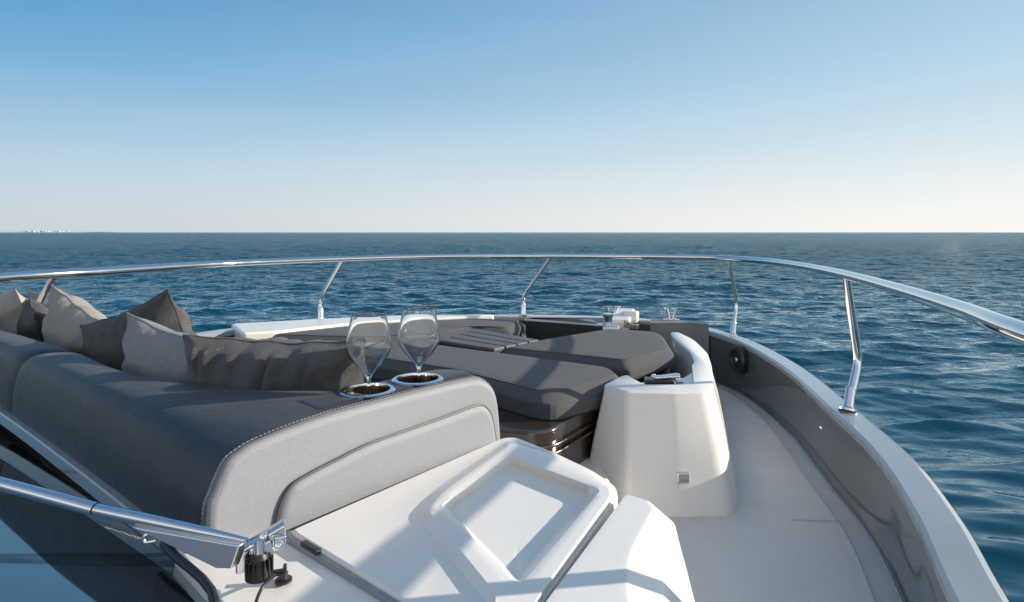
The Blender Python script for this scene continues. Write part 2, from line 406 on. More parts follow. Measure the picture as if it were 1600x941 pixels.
# sun bed plinth with polished ledge
plinth = roundpoly([(-.9, 2.35), (.12, 2.13), (.33, 2.45), (.8, 3.1), (.95, 4.0), (.2, 4.4), (-1.4, 4.1), (-1.7, 3.2)], .09)
slab('sunbed_plinth', plinth, -.70, ZD, M['ledge'], yacht, bevel=.012)
for zz, ee in ((-.752, .014), (-.778, .020)):
    q = offs([Vector((p.x, p.y, 0)) for p in plinth + [plinth[0]]], -ee)[:-1]
    slab('ledge_bar', [(p.x, p.y) for p in q], zz, zz - .012, M['cup'], yacht, bevel=.005, seg=4)
slab('footwell_step', roundpoly([(-1.2, 1.5), (.16, 1.25), (.36, 2.2), (.3, 2.6), (-1, 2.8)], .06), -.89, ZD, M['gel'], yacht, bevel=.02)

# side console (white moulding around the sun bed), starboard
def console():
    top = [(.36, 2.40), (.43, 2.29), (.60, 2.275), (.745, 2.30), (.80, 2.42), (.90, 2.75), (.975, 3.04), (1.02, 3.42), (1.0, 3.66), (.95, 3.66), (.925, 3.5), (.895, 3.05), (.84, 2.80), (.72, 2.62), (.46, 2.56)]
    bot = [(.27, 2.38), (.42, 2.212), (.60, 2.195), (.80, 2.205), (.87, 2.34), (1.0, 2.78), (1.13, 3.22), (1.29, 3.72), (1.30, 3.95), (1.1, 3.9), (.9, 3.6), (.86, 3.05), (.82, 2.80), (.72, 2.68), (.44, 2.6)]
    n = len(top); rt = [.02, .022, .02, .045, .03] + [.08] * 9 + [.04]
    T = roundpoly(top, rt, 6); B = roundpoly(bot, rt, 6)
    rings = []
    for t, zz, s in ((0, ZD, 1.0), (0.0, ZD + .012, 1.0), (.035, ZD + .02, 1), (.5, -.80, 1), (.96, -.625, 1), (.985, -.611, 1), (.997, -.604, 1)):
        rings.append([P(b.x + (a.x - b.x) * t, b.y + (a.y - b.y) * t, zz) for a, b in zip(T, B)])
    # softened top edge: pull the last ring in
    c2 = offs([P(a.x, a.y, 0) for a in T] , .006)
    rings.append([Vector((p.x, p.y, CZ - .600)) for p in c2])
    o = link('side_console', loft(rings), M['gel'], yacht, ang=50)
    # recess in the top
    rec = roundpoly([(.52, 2.40), (.72, 2.41), (.82, 2.78), (.75, 2.72), (.60, 2.585), (.46, 2.66)], .015, 3)
    off = -wmat(yacht).translation
    cutme = loft([[P(p.x, p.y, -.638) for p in rec], [P(p.x, p.y, -.5) for p in rec]])
    cut(o, [cutme])
    o.data.polygons.foreach_set('use_smooth', [True] * len(o.data.polygons)); o.data.set_sharp_from_angle(angle=math.radians(40))
    # latch in the recess
    l = empty('latch', P(.60, 2.47, -.638), math.radians(-12)); l.location = l.location - yacht.location; l.parent = yacht
    la = l
    c = P(.595, 2.47, -.615)
    link('latch_body', box_me(c, .115, .07, .044, math.radians(-8)), M['plastic'], la, bevel=.006)
    link('latch_lever', join([box_me(c + Vector((.03, 0, .030)), .11, .03, .012, math.radians(14)), box_me(c + Vector((.055, .035, .026)), .09, .02, .012, math.radians(28)),
                              box_me(c + Vector((.085, .01, -.002)), .03, .05, .04, math.radians(-8))]), M['chrome'], la, bevel=.004)
    la['label'] = 'black and chrome lid latch on top of white console'
    # courtesy light on the front
    f = D(1067, 746, 2.214)
    o2 = link('courtesy_light', box_me(f, .044, .02, .040, math.radians(-3)), M['chrome'], yacht, bevel=.006)
    link('lens', box_me(f + Vector((0, -.011, -.004)), .034, .004, .012, math.radians(-3)), M['steel'], o2, bevel=.001)
console()
# port moulding
slab('port_moulding', roundpoly([(-1.78, 3.86), (-1.55, 3.50), (-1.38, 3.58), (-1.04, 3.88), (-.6, 4.1), (-.12, 4.26), (-.14, 4.31), (-.7, 4.25), (-1.24, 4.10)], .03), -.578, ZD, M['gel'], yacht, bevel=.02)

# lower body under the hatch lids and the coachroof behind the windscreen
slab('coaming', [(-.37, .97), (-.06, 1.36), (.0, 1.385), (.17, 1.13), (.19, 1.06), (.0, .6), (-.1, .1), (-.4, .1)], -.515, ZD, M['gel'], yacht, bevel=.01)

def star_rings(c, polys):
    """sample closed outlines by direction from c, so rings can be lofted"""
    c = Vector((c[0], c[1])); angs = set(2 * math.pi * k / 160 for k in range(160)); base = polys[0]
    for p in base: angs.add(math.atan2(p.y - c.y, p.x - c.x) % (2 * math.pi))
    angs = sorted(angs); out = []
    for poly in polys:
        ring = []
        for a in angs:
            d = Vector((math.cos(a), math.sin(a))); best = None
            for i in range(len(poly)):
                p, q = Vector(poly[i][:2]) - c, Vector(poly[(i + 1) % len(poly)][:2]) - c; e = q - p
                den = d.x * e.y - d.y * e.x
                if abs(den) < 1e-12: continue
                t = (p.x * e.y - p.y * e.x) / den; u = (p.x * d.y - p.y * d.x) / den
                if t > 0 and -1e-6 <= u <= 1 + 1e-6 and (best is None or t > best): best = t
            ring.append(c + d * (best or .01))
        out.append(ring)
    return out
def uxy(px, py, z): v = U(px, py, z); return Vector((v.x, v.y))
ZH = -.485
def hatch():
    zr = ZH + .012
    floor_ = roundpoly([uxy(800, 725, zr - .02), uxy(923, 769, zr - .02), uxy(808, 903, zr - .02), uxy(701, 795, zr - .02)], .012, 5)
    rim = roundpoly([uxy(795, 711, zr), uxy(939, 765, zr), uxy(812, 914, zr), uxy(688, 790, zr)], .016, 5)
    lidc = [uxy(452, 828, ZH), uxy(786, 684, ZH), uxy(806, 683, ZH), uxy(858, 704, ZH), uxy(926, 735, ZH), uxy(962, 760, ZH), uxy(966, 776, ZH), uxy(846, 941, ZH), (-.05, .45), (-.2, .35), uxy(640, 941, ZH) + Vector((.0, 0))]
    lid = roundpoly(lidc, [.006, .01, .03, .03, .03, .02, .01, .03, .02, .02, .02], 5)
    plc = [uxy(800, 692, zr), uxy(855, 708, zr), uxy(923, 739, zr), uxy(951, 760, zr), uxy(953, 776, zr), uxy(838, 936, zr), (-.03, .6), uxy(800, 960, zr), uxy(668, 797, zr), uxy(692, 768, zr)]
    pl = roundpoly(plc, [.03, .02, .03, .02, .01, .03, .03, .05, .02, .03], 5)
    plo = roundpoly([uxy(796, 686, ZH), uxy(862, 706, ZH), uxy(926, 737, ZH), uxy(960, 761, ZH), uxy(963, 776, ZH), uxy(845, 941, ZH), (-.03, .57), uxy(785, 975, ZH), uxy(645, 801, ZH), uxy(675, 768, ZH)], [.03, .02, .03, .02, .01, .03, .03, .05, .03, .04], 5)
    c = uxy(810, 795, ZH)
    fl, rm, p1, p0, ld = star_rings(c, [floor_, rim, pl, plo, lid])
    def mixr(a, b, t): return [x + (y - x) * t for x, y in zip(a, b)]
    # keep plo inside lid
    ld = [l if (l - c).length > (q - c).length + .003 else c + (q - c).normalized() * ((q - c).length + .003) for l, q in zip(ld, p0)]
    rings = [(mixr([c] * len(fl), fl, .02), zr - .022), (mixr([c] * len(fl), fl, .5), zr - .022), (mixr([c] * len(fl), fl, .985), zr - .022), (fl, zr - .0212), (mixr(fl, rm, .15), zr - .018), (mixr(fl, rm, .85), zr - .003), (rm, zr - .0006), (mixr(rm, p1, .05), zr),
             (mixr(rm, p1, .5), zr), (mixr(rm, p1, .97), zr), (mixr(p1, p0, .06), zr - .001), (mixr(p1, p0, .94), ZH + .0008), (mixr(p0, ld, .03), ZH), (mixr(p0, ld, .6), ZH), (mixr(p0, ld, .97), ZH - .0006), (ld, ZH - .004), (ld, ZH - .035)]
    o = link('hatch_lid', loft([[P(p.x, p.y, z) for p in r] for r, z in rings], True, True, False), M['gel'], yacht, ang=28)
    # gasket channel beside the lid
    slab('gasket_strip', [uxy(447, 832, -.495), uxy(466, 829, -.495), uxy(505, 852, -.495), uxy(668, 945, -.495), (-.13, .4), (-.2, .4), uxy(612, 945, -.495), uxy(446, 842, -.495)], -.492, -.52, M['gasket'], yacht, bevel=.003)
    a = U(486, 856, -.49)
    hl = link('hatch_hinge', box_me(a, .046, .011, .008, math.radians(-40)), M['plastic'], yacht, bevel=.002)
hatch()
def locker():
    R1 = [(.205, 1.095), (.25, 1.06), (.168, .885), (.15, .80), (.13, .3), (-.04, .3), (.035, .76)]
    R2 = [(.205, 1.105), (.283, 1.045), (.215, .872), (.20, .80), (.18, .28), (-.05, .28), (.03, .76)]
    R3 = [(.205, 1.11), (.297, 1.06), (.272, .89), (.262, .80), (.24, .27), (-.05, .27), (.03, .76)]
    R4 = [(.20, 1.12), (.31, 1.085), (.315, .93), (.31, .80), (.29, .26), (-.05, .26), (.025, .76)]
    rr = [.012, .03, .05, .05, .02, .02, .02]
    rings = []
    mixp = lambda a, b, t: [Vector((x[0] + (y[0] - x[0]) * t, x[1] + (y[1] - x[1]) * t)) for x, y in zip(a, b)]
    for poly, z in ((R4, ZD), (mixp(R4, R3, .8), -.66), (R3, -.56), (mixp(R3, R2, .93), -.499), (R2, -.4945), (mixp(R2, R1, .05), -.4930), (mixp(R2, R1, .95), -.4715), (R1, -.4702), (mixp(R1, [(.1, .8)] * 7, .05), -.470), (mixp(R1, [(.1, .8)] * 7, .3), -.470)):
        rings.append([P(p.x, p.y, z) for p in roundpoly(poly, rr, 6)])
    link('locker_lid', loft(rings), M['gel'], yacht, ang=60)
locker()

# coachroof: white corner by the wiper, and the windscreen glass
ZG = -.515
O_LINE = [(-.46, .925), (-.50, .968), (-.545, 1.005), (-.65, 1.09), (-.97, 1.354), (-1.40, 1.70), (-1.9, 2.08), (-2.35, 2.35)]
def glass_z(x, y):                             # the screen climbs gently away from its lower edge
    g0 = Vector((-.55, .95)); d = Vector((x, y)) - g0
    return ZG - .010 + d.dot(Vector((-.45, -.89))) * math.tan(SCREEN_TILT)
SCREEN_TILT = math.radians(8)
def windscreen():
    edge = cr([Vector((x - .010, y - .012, 0)) for x, y in O_LINE[1:]], 4)
    near = [uxy(262, 858, ZG - .01), uxy(330, 941, ZG - .01), (-.42, .62), (-.36, .3), (-.30, 0)]
    outer = [Vector((p.x, p.y)) for p in edge]
    poly = [Vector(p) for p in near[::-1]] + outer[1:] + [Vector((-2.9, 1.6)), Vector((-2.6, .6)), Vector((-1.6, -.1))]
    # finely gridded curved sheet clipped to the outline is not needed: the glass is nearly flat
    c = Vector((-1.2, .9)); rings = []
    for t in (0.02, .3, .6, .85, 1):
        rings.append([Vector((q.x, q.y, CZ + glass_z(q.x, q.y) - .03 * ((q.x + 1.2) / 1.5) ** 2 * 0)) for q in [c + (p - c) * t for p in poly]])
    bot = [v - Vector((0, 0, .012)) for v in rings[-1]]
    o = link('windscreen', loft(rings + [bot], True, True, False), M['screen'], yacht, ang=30)
    sealq = [uxy(262, 846, -.5), uxy(276, 862, -.5), uxy(343, 941, -.5), (-.385, .63), (-.35, .4), (-.27, 0)]
    sealp = [Vector((p.x + .004, p.y, CZ + glass_z(p.x, p.y) + .003)) for p in [Vector(q) for q in near]]
    s = tube('seal', cr([P(q_[0] - .006, q_[1], -.504) for q_ in sealq], 5), .0065, M['rubber'], o)
    # white coachroof round the glass
    cw = [uxy(272, 855, -.5), uxy(296, 838, -.5), (-.50, .985), uxy(444, 828, -.5), uxy(445, 843, -.5), uxy(608, 941, -.5), (-.19, .4), (-.17, 0), (-.27, 0), (-.35, .4), (-.385, .63), uxy(343, 941, -.5)]
    slab('coachroof', cw, -.500, -.535, M['gel'], yacht, bevel=.006)
    # pale ledge between screen and sofa
    a = cr([Vector((x, y, 0)) for x, y in O_LINE[1:]], 5); q = offs(a, .014)
    rings = [[P(p.x, p.y, -.53), P(p.x, p.y, -.502), P(r_.x * 1, r_.y, -.507), P(r_.x, r_.y, -.54)] for p, r_ in zip(offs(a, -.05), q)]
    link('screen_ledge', loft(rings), M['cap'], yacht, bevel=.004)
windscreen()

# wiper
def wiper():
    w = empty('wiper', Vector((0, 0, 0))); w.parent = yacht; w['label'] = 'polished steel wiper arm lying over the dark windscreen'
    w.location = (0, 0, 0)
    a, b, c = D(-140, 718, 1.05), D(150, 796, .93), D(385, 845, .835)
    arm = tube_bm([a, b], .0100, 16)
    link('arm_tube', arm, M['chrome'], w)
    link('arm_sleeve', join([tube_bm([b + (c - b) * .01, b + (c - b) * .3, b + (c - b) * .7, c], [.0090, .0093, .0075, .0045], 14)]), M['chrome'], w)
    # tapering channel below the sleeve
    d = (c - b); n = Vector((0, 0, 1)); pts = [b + d * .30 - n * .008, c - n * .002, c - n * .036 + d * -.05, c - n * .040 + d * -.14, b + d * .45 - n * .016]
    th = Vector((.006, .010, 0)); link('arm_plate', loft([[p - th for p in pts], [p + th * .2 for p in pts]]), M['alu'], w, bevel=.002)
    hk = D(238, 832, .90)
    link('hook', tube_bm(cr([hk, hk + Vector((-.012, 0, -.006)), hk + Vector((-.010, 0, -.014)), hk + Vector((.006, 0, -.012))], 4), .0025, 8), M['chrome'], w)
    # pivot bracket
    pv = D(408, 850, .86)
    link('pivot_bracket', join([box_me(pv + Vector((.004, 0, .012)), .062, .022, .006, math.radians(25), 0, math.radians(-24)), box_me(pv + Vector((.004, -.004, -.004)), .03, .024, .022, math.radians(20), 0, math.radians(-20)),
                                box_me(pv + Vector((-.022, -.008, -.016)), .018, .02, .034, math.radians(20)), box_me(pv + Vector((.026, .002, .008)), .016, .028, .016, math.radians(20))]), M['chrome'], w, bevel=.003)
    for q in ((-.026, -.020, -.006), (.008, -.012, .017), (.030, -.014, .006)):
        lathe('bolt', [(0, .004), (.004, .003), (.0055, 0), (.0055, -.004)], pv + Vector(q), M['chrome'], w, seg=12, axis=(-.1, -.8, .4))
    k = D(405, 882, .845); top = k + Vector((0, 0, .016))
    prof = [(.0, .016), (.010, .016), (.013, .010), (.0175, -.010), (.0185, -.017), (0, -.017)]
    lathe('pivot_cap', prof, k, M['rubber'], w, seg=24, ang=30)
    ribs = []
    for i in range(16):
        an = 2 * math.pi * i / 16; v = Vector((math.cos(an), math.sin(an), 0))
        ribs.append(box_me(k + v * .0155 + Vector((0, 0, -.002)), .006, .0022, .024, an))
    link('pivot_ribs', join(ribs), M['rubber'], w, bevel=0)
    lathe('pivot_shaft', [(.008, .03), (.008, 0)], k + Vector((0, 0, .005)), M['chrome'], w, seg=16)
wiper()
def washer():
    w = empty('washer_jet', Vector((0, 0, 0))); w.parent = yacht; w['label'] = 'small black washer jet with hose beside wiper pivot'
    k = U(443, 908, -.497)
    lathe('jet_body', [(0, .014), (.006, .013), (.0065, .004), (.012, .003), (.012, 0), (0, 0)], k, M['plastic'], w, seg=16)
    link('jet_nozzle', join([box_me(k + Vector((-.008, 0, .012)), .014, .008, .007, .3), box_me(k + Vector((.002, 0, .018)), .005, .01, .01, .3)]), M['plastic'], w, bevel=.001)
    pts = [k + Vector((-.010, 0, .010)), U(425, 903, -.475), U(412, 915, -.47), U(402, 935, -.48), U(396, 960, -.495), U(380, 1010, -.497)]
    link('hose', tube_bm(cr(pts, 6), .0022, 8), M['rubber'], w)
washer()

# guard rail with its stanchions
HR = -.175
rail_pts = [(.72, .1, -.175), (.83, .6, -.185), P(0, 0, 0)]
rp = [(.35, -.4, -.155), (.62, .35, -.158)] + [tuple(U(x, y, z) - Vector((0, 0, CZ))) for x, y, z in ((1610, 524, -.160), (1500, 483, -.163), (1400, 451.5, -.168), (1322, 430, -.172))] + [tuple(U(x, y, HR) - Vector((0, 0, CZ))) for x, y in ((1260, 417), (1200, 408.5), (1130, 403.5), (1060, 402), (980, 401), (862, 400.5), (700, 401), (535, 405), (400, 410), (300, 415), (160, 424), (0, 434))] + [(-2.02, 1.7, -.18), (-2.08, 1.0, -.18)]
rp = [Vector(p) for p in rp]
railpath = cr(rp, 8)
gr = tube('guard_rail', [P(p.x, p.y, p.z) for p in railpath], .0185, M['chrome'], yacht, seg=16)
gr['label'] = 'chrome tube guard rail curving round the bow'
def stanchion(base, mid, top, r=.0125):
    base, mid, top = Vector(base), Vector(mid), Vector(top)
    path = [base + Vector((0, 0, .0)), base + (mid - base) * .5, base + (mid - base) * .88, mid + (top - mid) * .1, mid + (top - mid) * .5, top]
    s = link('stanchion', tube_bm(cr(path, 6), r, 14), M['chrome'], gr)
    dv = (mid - base).normalized()
    lathe('socket', [(0, -.004), (.034, -.004), (.034, .004), (.022, .010), (.0195, .02), (.018, .085), (.015, .092), (0.0126, .093)], base, M['chrome'], s, seg=20, axis=tuple(dv * .6 + Vector((0, 0, .4))))
    return s
def nearest_rail(pt):
    return min([P(p.x, p.y, p.z) for p in railpath], key=lambda q: (q - pt).length)
stanchion(U(1325, 640, -.716), U(1341, 562, -.53) , nearest_rail(U(1321, 431, -.172)), .0165)
stanchion(U(1145, 524, -.70), D(1151, 474, 4.2), nearest_rail(U(1130, 404, HR)))
stanchion(P(.085, 4.56, -.624), D(818, 463, 4.57), nearest_rail(U(862, 401, HR)))
stanchion(P(-1.295, 4.13, -.60), D(500, 468, 4.15), nearest_rail(U(535, 405, HR)))
stanchion(P(.885, .93, -.768), P(.885, .965, -.60), nearest_rail(P(.785, .895, -.16)), .0165)
stanchion(P(-2.12, 2.62, -.61), P(-2.1, 2.62, -.42), nearest_rail(U(96, 428, HR)))

# bow fittings
def bow():
    # grey mooring blocks either side of the bow opening
    slab('anchor_locker', roundpoly([(.10, 4.20), (.66, 4.02), (.75, 4.2), (.68, 4.42), (.1, 4.42)], .02), -.655, ZD, M['grey'], yacht, bevel=.008)
    slab('mooring_block', roundpoly([U(832, 497, -.635).xy, U(905, 500, -.635).xy, U(940, 507, -.635).xy, U(962, 503, -.635).xy, (.72, 4.46), (.1, 4.44)], .02), -.632, ZD, M['grey'], yacht, bevel=.008)
    slab('mooring_block', roundpoly([U(1017, 497, -.63).xy, U(1016, 506, -.64).xy, U(1028, 508, -.645).xy, U(1080, 507, -.645).xy, (1.36, 4.2), (1.12, 4.42)], .01), -.632, ZD, M['grey'], yacht, bevel=.006)
    def cleat(pos, rz, k=.72):
        c = empty('cleat', pos - yacht.location, rz); c.parent = yacht
        pos0 = Vector(pos); R = Matrix.Rotation(rz, 3, 'Z')
        t = lambda v: pos0 + R @ (Vector(v) * k)
        link('base_plate', box_me(t((0, 0, .005)), .16 * k, .05 * k, .010, rz), M['chrome'], c, bevel=.003)
        for s in (-1, 1):
            link('horn', tube_bm([t((s * .022, 0, 0)), t((s * .030, 0, .05)), t((s * .048, 0, .115))], [.017 * k, .016 * k, .018 * k], 12), M['chrome'], c)
            link('cap', join([tube_bm([t((s * .048 - .045, 0, .117)), t((s * .048 - .02, 0, .119)), t((s * .048 + .045, 0, .122))], [.008 * k, .011 * k, .008 * k], 10)]), M['chrome'], c)
        return c
    c1 = cleat(P(*U(1049, 500, -.63).xy, -.632), math.radians(-8)); c1['label'] = 'twin horned chrome cleat on the grey block right of bow opening'
    c2 = cleat(P(*U(956, 498, -.632).xy, -.632), math.radians(4)); c2['label'] = 'twin horned chrome cleat beside the windlass'
    w = empty('windlass', Vector((0, 0, 0))); w.parent = yacht; w['label'] = 'polished windlass drum at the bow'
    p = P(*U(950, 513, -.65).xy, -.655)
    lathe('drum', [(0, .105), (.035, .105), (.042, .098), (.03, .075), (.028, .05), (.045, .03), (.055, .012), (.055, 0), (0, 0)], p, M['chrome'], w, seg=32)
    lathe('drum_base', [(0, .03), (.085, .028), (.095, .015), (.095, 0), (0, 0)], p + Vector((-.01, .01, -.003)), M['chrome'], w, seg=32)
    # white anchor roller housing
    q = P(*U(985, 512, -.66).xy, -.66)
    link('anchor_roller', join([box_me(q + Vector((-.03, .14, .04)), .14, .34, .075, math.radians(-18), math.radians(8)), box_me(q + Vector((.05, .22, .045)), .10, .30, .085, math.radians(-14), math.radians(-6))]), M['gel'], yacht, bevel=.016)
    link('chain_stopper', join([box_me(q + Vector((-.04, -.02, .03)), .03, .05, .05, .4), box_me(q + Vector((.015, -.03, .012)), .07, .03, .03, -.2), tube_bm([q + Vector((-.02, -.05, .03)), q + Vector((.03, -.03, .05))], .009, 8)]), M['steel'], yacht, bevel=.003)
    # round black hatch on the bulwark
    n = Vector((-.98, -.2, 0)); f = D(1156, 562, 3.87)
    d = lathe('deck_fitting', [(0, .030), (.020, .030), (.024, .022), (.050, .022), (.058, .034), (.074, .034), (.086, .022), (.088, -.03), (0, -.03)], f, M['rubber'], yacht, seg=40, axis=tuple(n), ang=25)
    d['label'] = 'round black rubber fitting on grey inner bulwark'
    lathe('fitting_cap', [(0, .008), (.014, .006), (.018, 0)], f + n * .030, M['steel'], d, seg=20, axis=tuple(n))
    lathe('screw', [(0, .003), (.006, .002), (.007, 0)], D(1283, 669, 2.36), M['steel'], yacht, seg=14, axis=(-.95, -.3, 0))
bow()

# ---------------------------------------------------------------- sun pads
def pad(pts, z1, th, label, r=.05, bevel=.035, seams=None, welt=True):
    o = None
    raw = [Vector(p) for p in pts]; m_ = len(raw)
    sgn = 1 if sum(raw[i].x * raw[(i + 1) % m_].y - raw[(i + 1) % m_].x * raw[i].y for i in range(m_)) > 0 else -1
    def inset(d): return roundpoly(mitre(raw, d), r, 6)
    pl = roundpoly(raw, r, 6)
    c = sum(pl, Vector((0, 0))) / len(pl)
    def ins(d): return inset(d)
    # orientation sign
    area = sum(pl[i].x * pl[(i + 1) % len(pl)].y - pl[(i + 1) % len(pl)].x * pl[i].y for i in range(len(pl)))
    sg = 1
    rings = [(ins(sg * .02), z1 - th), (ins(0), z1 - th + .02), (ins(sg * -.002), z1 - th * .55), (ins(0), z1 - .044), (ins(sg * .004), z1 - .037), (ins(sg * .036), z1 - .008), (ins(sg * .044), z1 - .003), (ins(sg * .06), z1)]
    R = [[P(p.x, p.y, z) for p in r_] for r_, z in rings]
    last = rings[-1][0]
    for t, dz in ((.75, .001), (.4, .002), (.03, .002)):
        R.append([P(c.x + (p.x - c.x) * t, c.y + (p.y - c.y) * t, z1 + dz) for p in last])
    root = empty('sun_pad', P(c.x, c.y, z1 - th)); tag(root, label, 'sun pad', 'charcoal sun pads on the foredeck')
    link('cushion', loft(R), M['pad'], root, ang=14)
    if welt:
        e = ins(sg * .040); e = e + [e[0]]
        link('seam', tube_bm([P(p.x, p.y, z1 - .0055) for p in e], .0022, 6, False), M['piping'], root)
    return root
zp = -.60
def x(*a): return [U(px, py, zp).xy for px, py in a]
pad(x((600, 528), (690, 536), (963, 571), (978, 586), (861, 620), (700, 578), (560, 556)), zp, .115, 'wide near sun pad, charcoal with a pale sunlit end beside the white console', r=[.05, .02, .06, .05, .10, .05, .05])
pad(x((690, 531), (772, 546), (984, 569), (1056, 549), (1036, 519), (950, 514), (846, 530)), zp + .012, .10, 'six sided charcoal sun pad at the right in front of the chrome windlass', r=[.01, .01, .03, .06, .06, .05, .01]) if False else \
pad(x((775, 546.5), (984, 569), (1056, 549), (1038, 520), (950, 514), (846, 531)), zp + .012, .10, 'six sided charcoal sun pad at the right in front of the chrome windlass', r=[.01, .03, .06, .08, .05, .01])
pad(x((385, 523), (540, 506), (685, 495.5), (822, 499), (800, 514), (744, 512), (690, 522), (560, 528)), zp + .004, .10, 'long charcoal sun pad at the far left along the white moulding', r=.04)
pad(x((430, 530), (600, 529), (556, 552), (400, 560), (300, 560)), zp - .004, .10, 'charcoal sun pad behind the pillows and wine glasses', r=.04)
# slatted tray between the pads
tr = empty('slatted_panel', P(-.1, 3.2, zp - .03)); tag(tr, 'slatted grey panel set between the charcoal sun pads', 'slatted panel')
A_, B_, C_, D_ = [U(px, py, zp + .014) for px, py in ((688, 532), (771, 545), (843, 530.5), (744, 513))]
link('tray', loft([[v - Vector((0, 0, .06)) for v in (A_, B_, C_, D_)], [v - Vector((0, 0, .014)) for v in (A_, B_, C_, D_)]]), M['dark'], tr)
for k in range(4):
    t0, t1 = k / 4 + .012, (k + 1) / 4 - .02
    a0, a1 = A_.lerp(D_, t0), A_.lerp(D_, t1); b0, b1 = B_.lerp(C_, t0), B_.lerp(C_, t1)
    q = [a0, b0, b1, a1]
    link('slat', loft([[v - Vector((0, 0, .02)) for v in q], q]), M['slat'], tr, bevel=.004)
# open locker in the middle of the foredeck (its shade set by a near-black wall and sheet)
wq = [U(px, py, zp).xy for px, py in ((822, 502.5), (942, 511.5), (942, 510.2), (822, 501))]
slab('well_liner', wq, zp - .001, ZD, M['dark'], yacht, bevel=0)
slab('well_shade_sheet', [(-.10, 3.0), (.03, 3.84), (.60, 3.80), (.60, 3.2)], -.685, -.70, M['dark'], yacht, bevel=0)  # dark sheet laid over the plinth for the shade inside the well
slab('well_rim', [U(px, py, zp).xy for px, py in ((820, 502), (944, 511.2), (944, 508.6), (820, 499))], zp + .006, zp + .001, M['grey'], yacht, bevel=.001)
# ---------------------------------------------------------------- sofa
LA = Vector((-.48, .955)); LD = Vector((.663, .749)).normalized(); LN = Vector((LD.y, -LD.x))
def ps(px, py):                                # a sight line met with the end-panel plane -> (s, z)
    r = ray(px, py); k = ((LA).dot(LN)) / Vector((r.x, r.y)).dot(LN)
    q = Vector((r.x, r.y)) * k
    return ((q - LA).dot(LD), r.z * k)
def pp(s, z, d=0): q = LA + LD * s + LN * d; return P(q.x, q.y, z)
sofa = tag(empty('sofa', P(-.8, 1.5, -.66)), 'charcoal sofa with pale grey end panel, two cup holders and padded back', 'sofa')
prof = [(0, -.52), (0, -.455), (.03, -.415), (.10, -.373), (.2, -.352), (.34, -.340), (.6, -.335), (.85, -.337), (.95, -.347), (1, -.38), (1, -.66)]
I_LINE = [(-.262, 1.20), (-.30, 1.31), (-.40, 1.335), (-.56, 1.345), (-.90, 1.47), (-1.24, 1.745), (-1.82, 2.17), (-2.3, 2.55)]
O2 = [(-.478, .957), (-.50, .968), (-.545, 1.005), (-.65, 1.09), (-.97, 1.354), (-1.395, 1.695), (-1.9, 2.08), (-2.35, 2.35)]
def back(i0, i1, t_in, name_):
    o_ = cr([Vector((*p, 0)) for p in O2], 6); i_ = cr([Vector((*p, 0)) for p in I_LINE], 6)
    a, b = i0, i1; rings = []; idx = list(range(a, b + 1))
    pf = cr([Vector((u, z, 0)) for u, z in prof], 4)
    def ring(o, i, sh):
        return [P(o.x + (i.x - o.x) * (.5 + (q.x - .5) * (1 - sh * 5)), o.y + (i.y - o.y) * (.5 + (q.x - .5) * (1 - sh * 5)), q.y - sh) for q in pf]
    for n_, k in enumerate(idx):
        sh = 0
        if t_in[0] and n_ == 0: sh = .018
        if t_in[1] and n_ == len(idx) - 1: sh = .018
        if t_in[0] and n_ == 0:
            nxt = idx[1]
            rings.append(ring(o_[k], i_[k], .022)); rings.append(ring(o_[k].lerp(o_[nxt], .10), i_[k].lerp(i_[nxt], .10), .008)); rings.append(ring(o_[k].lerp(o_[nxt], .3), i_[k].lerp(i_[nxt], .3), .001)); continue
        if t_in[1] and n_ == len(idx) - 1:
            pv_ = idx[-2]
            rings.append(ring(o_[k].lerp(o_[pv_], .35), i_[k].lerp(i_[pv_], .35), .001)); rings.append(ring(o_[k].lerp(o_[pv_], .12), i_[k].lerp(i_[pv_], .12), .008)); rings.append(ring(o_[k], i_[k], .022)); continue
        rings.append(ring(o_[k], i_[k], 0))
    return link(name_, loft(rings, False, True, True), M['sofa'], sofa, ang=80)
back(0, 30, (False, True), 'backrest')
back(30, 42, (True, False), 'backrest')
# armrest with cup holders
cups = [(U(574, 612, -.333).xy, .052), (U(652.5, 594.5, -.333).xy, .052)]
arm_raw, arm_r = ([pp(.20, 0, -.012).xy, pp(.64, 0, -.012).xy, pp(.655, 0, -.10).xy, pp(.60, 0, -.158).xy, pp(.38, 0, -.158).xy, pp(.20, 0, -.158).xy], [.01, .02, .05, .05, .01, .01])
def armrest():
    R = []
    for sh, z in ((0, -.66), (0, -.37), (.006, -.350), (.014, -.340), (.024, -.3345), (.034, -.332)):
        R.append([P(p.x, p.y, z) for p in roundpoly(mitre(arm_raw, sh), arm_r, 5)])
    me = loft(R, True, True, False)
    bm = bmesh.new(); bm.from_mesh(me)
    loops = [e for e in bm.edges if len(e.link_faces) == 1]
    for c, r in cups:
        ra = [bm.verts.new((c.x + math.cos(a) * r, c.y + math.sin(a) * r, CZ - .332)) for a in [2 * math.pi * k / 48 for k in range(48)]]
        rb = [bm.verts.new((v.co.x, v.co.y, CZ - .46)) for v in ra]
        for k in range(48):
            loops.append(bm.edges.new((ra[k], ra[(k + 1) % 48])))
            bm.faces.new((ra[k], ra[(k + 1) % 48], rb[(k + 1) % 48], rb[k]))
    bmesh.ops.triangle_fill(bm, use_beauty=True, edges=loops)
    bmesh.ops.recalc_face_normals(bm, faces=bm.faces)
    bm.to_mesh(me); bm.free()
    link('armrest', me, M['sofa'], sofa, ang=60)
armrest()
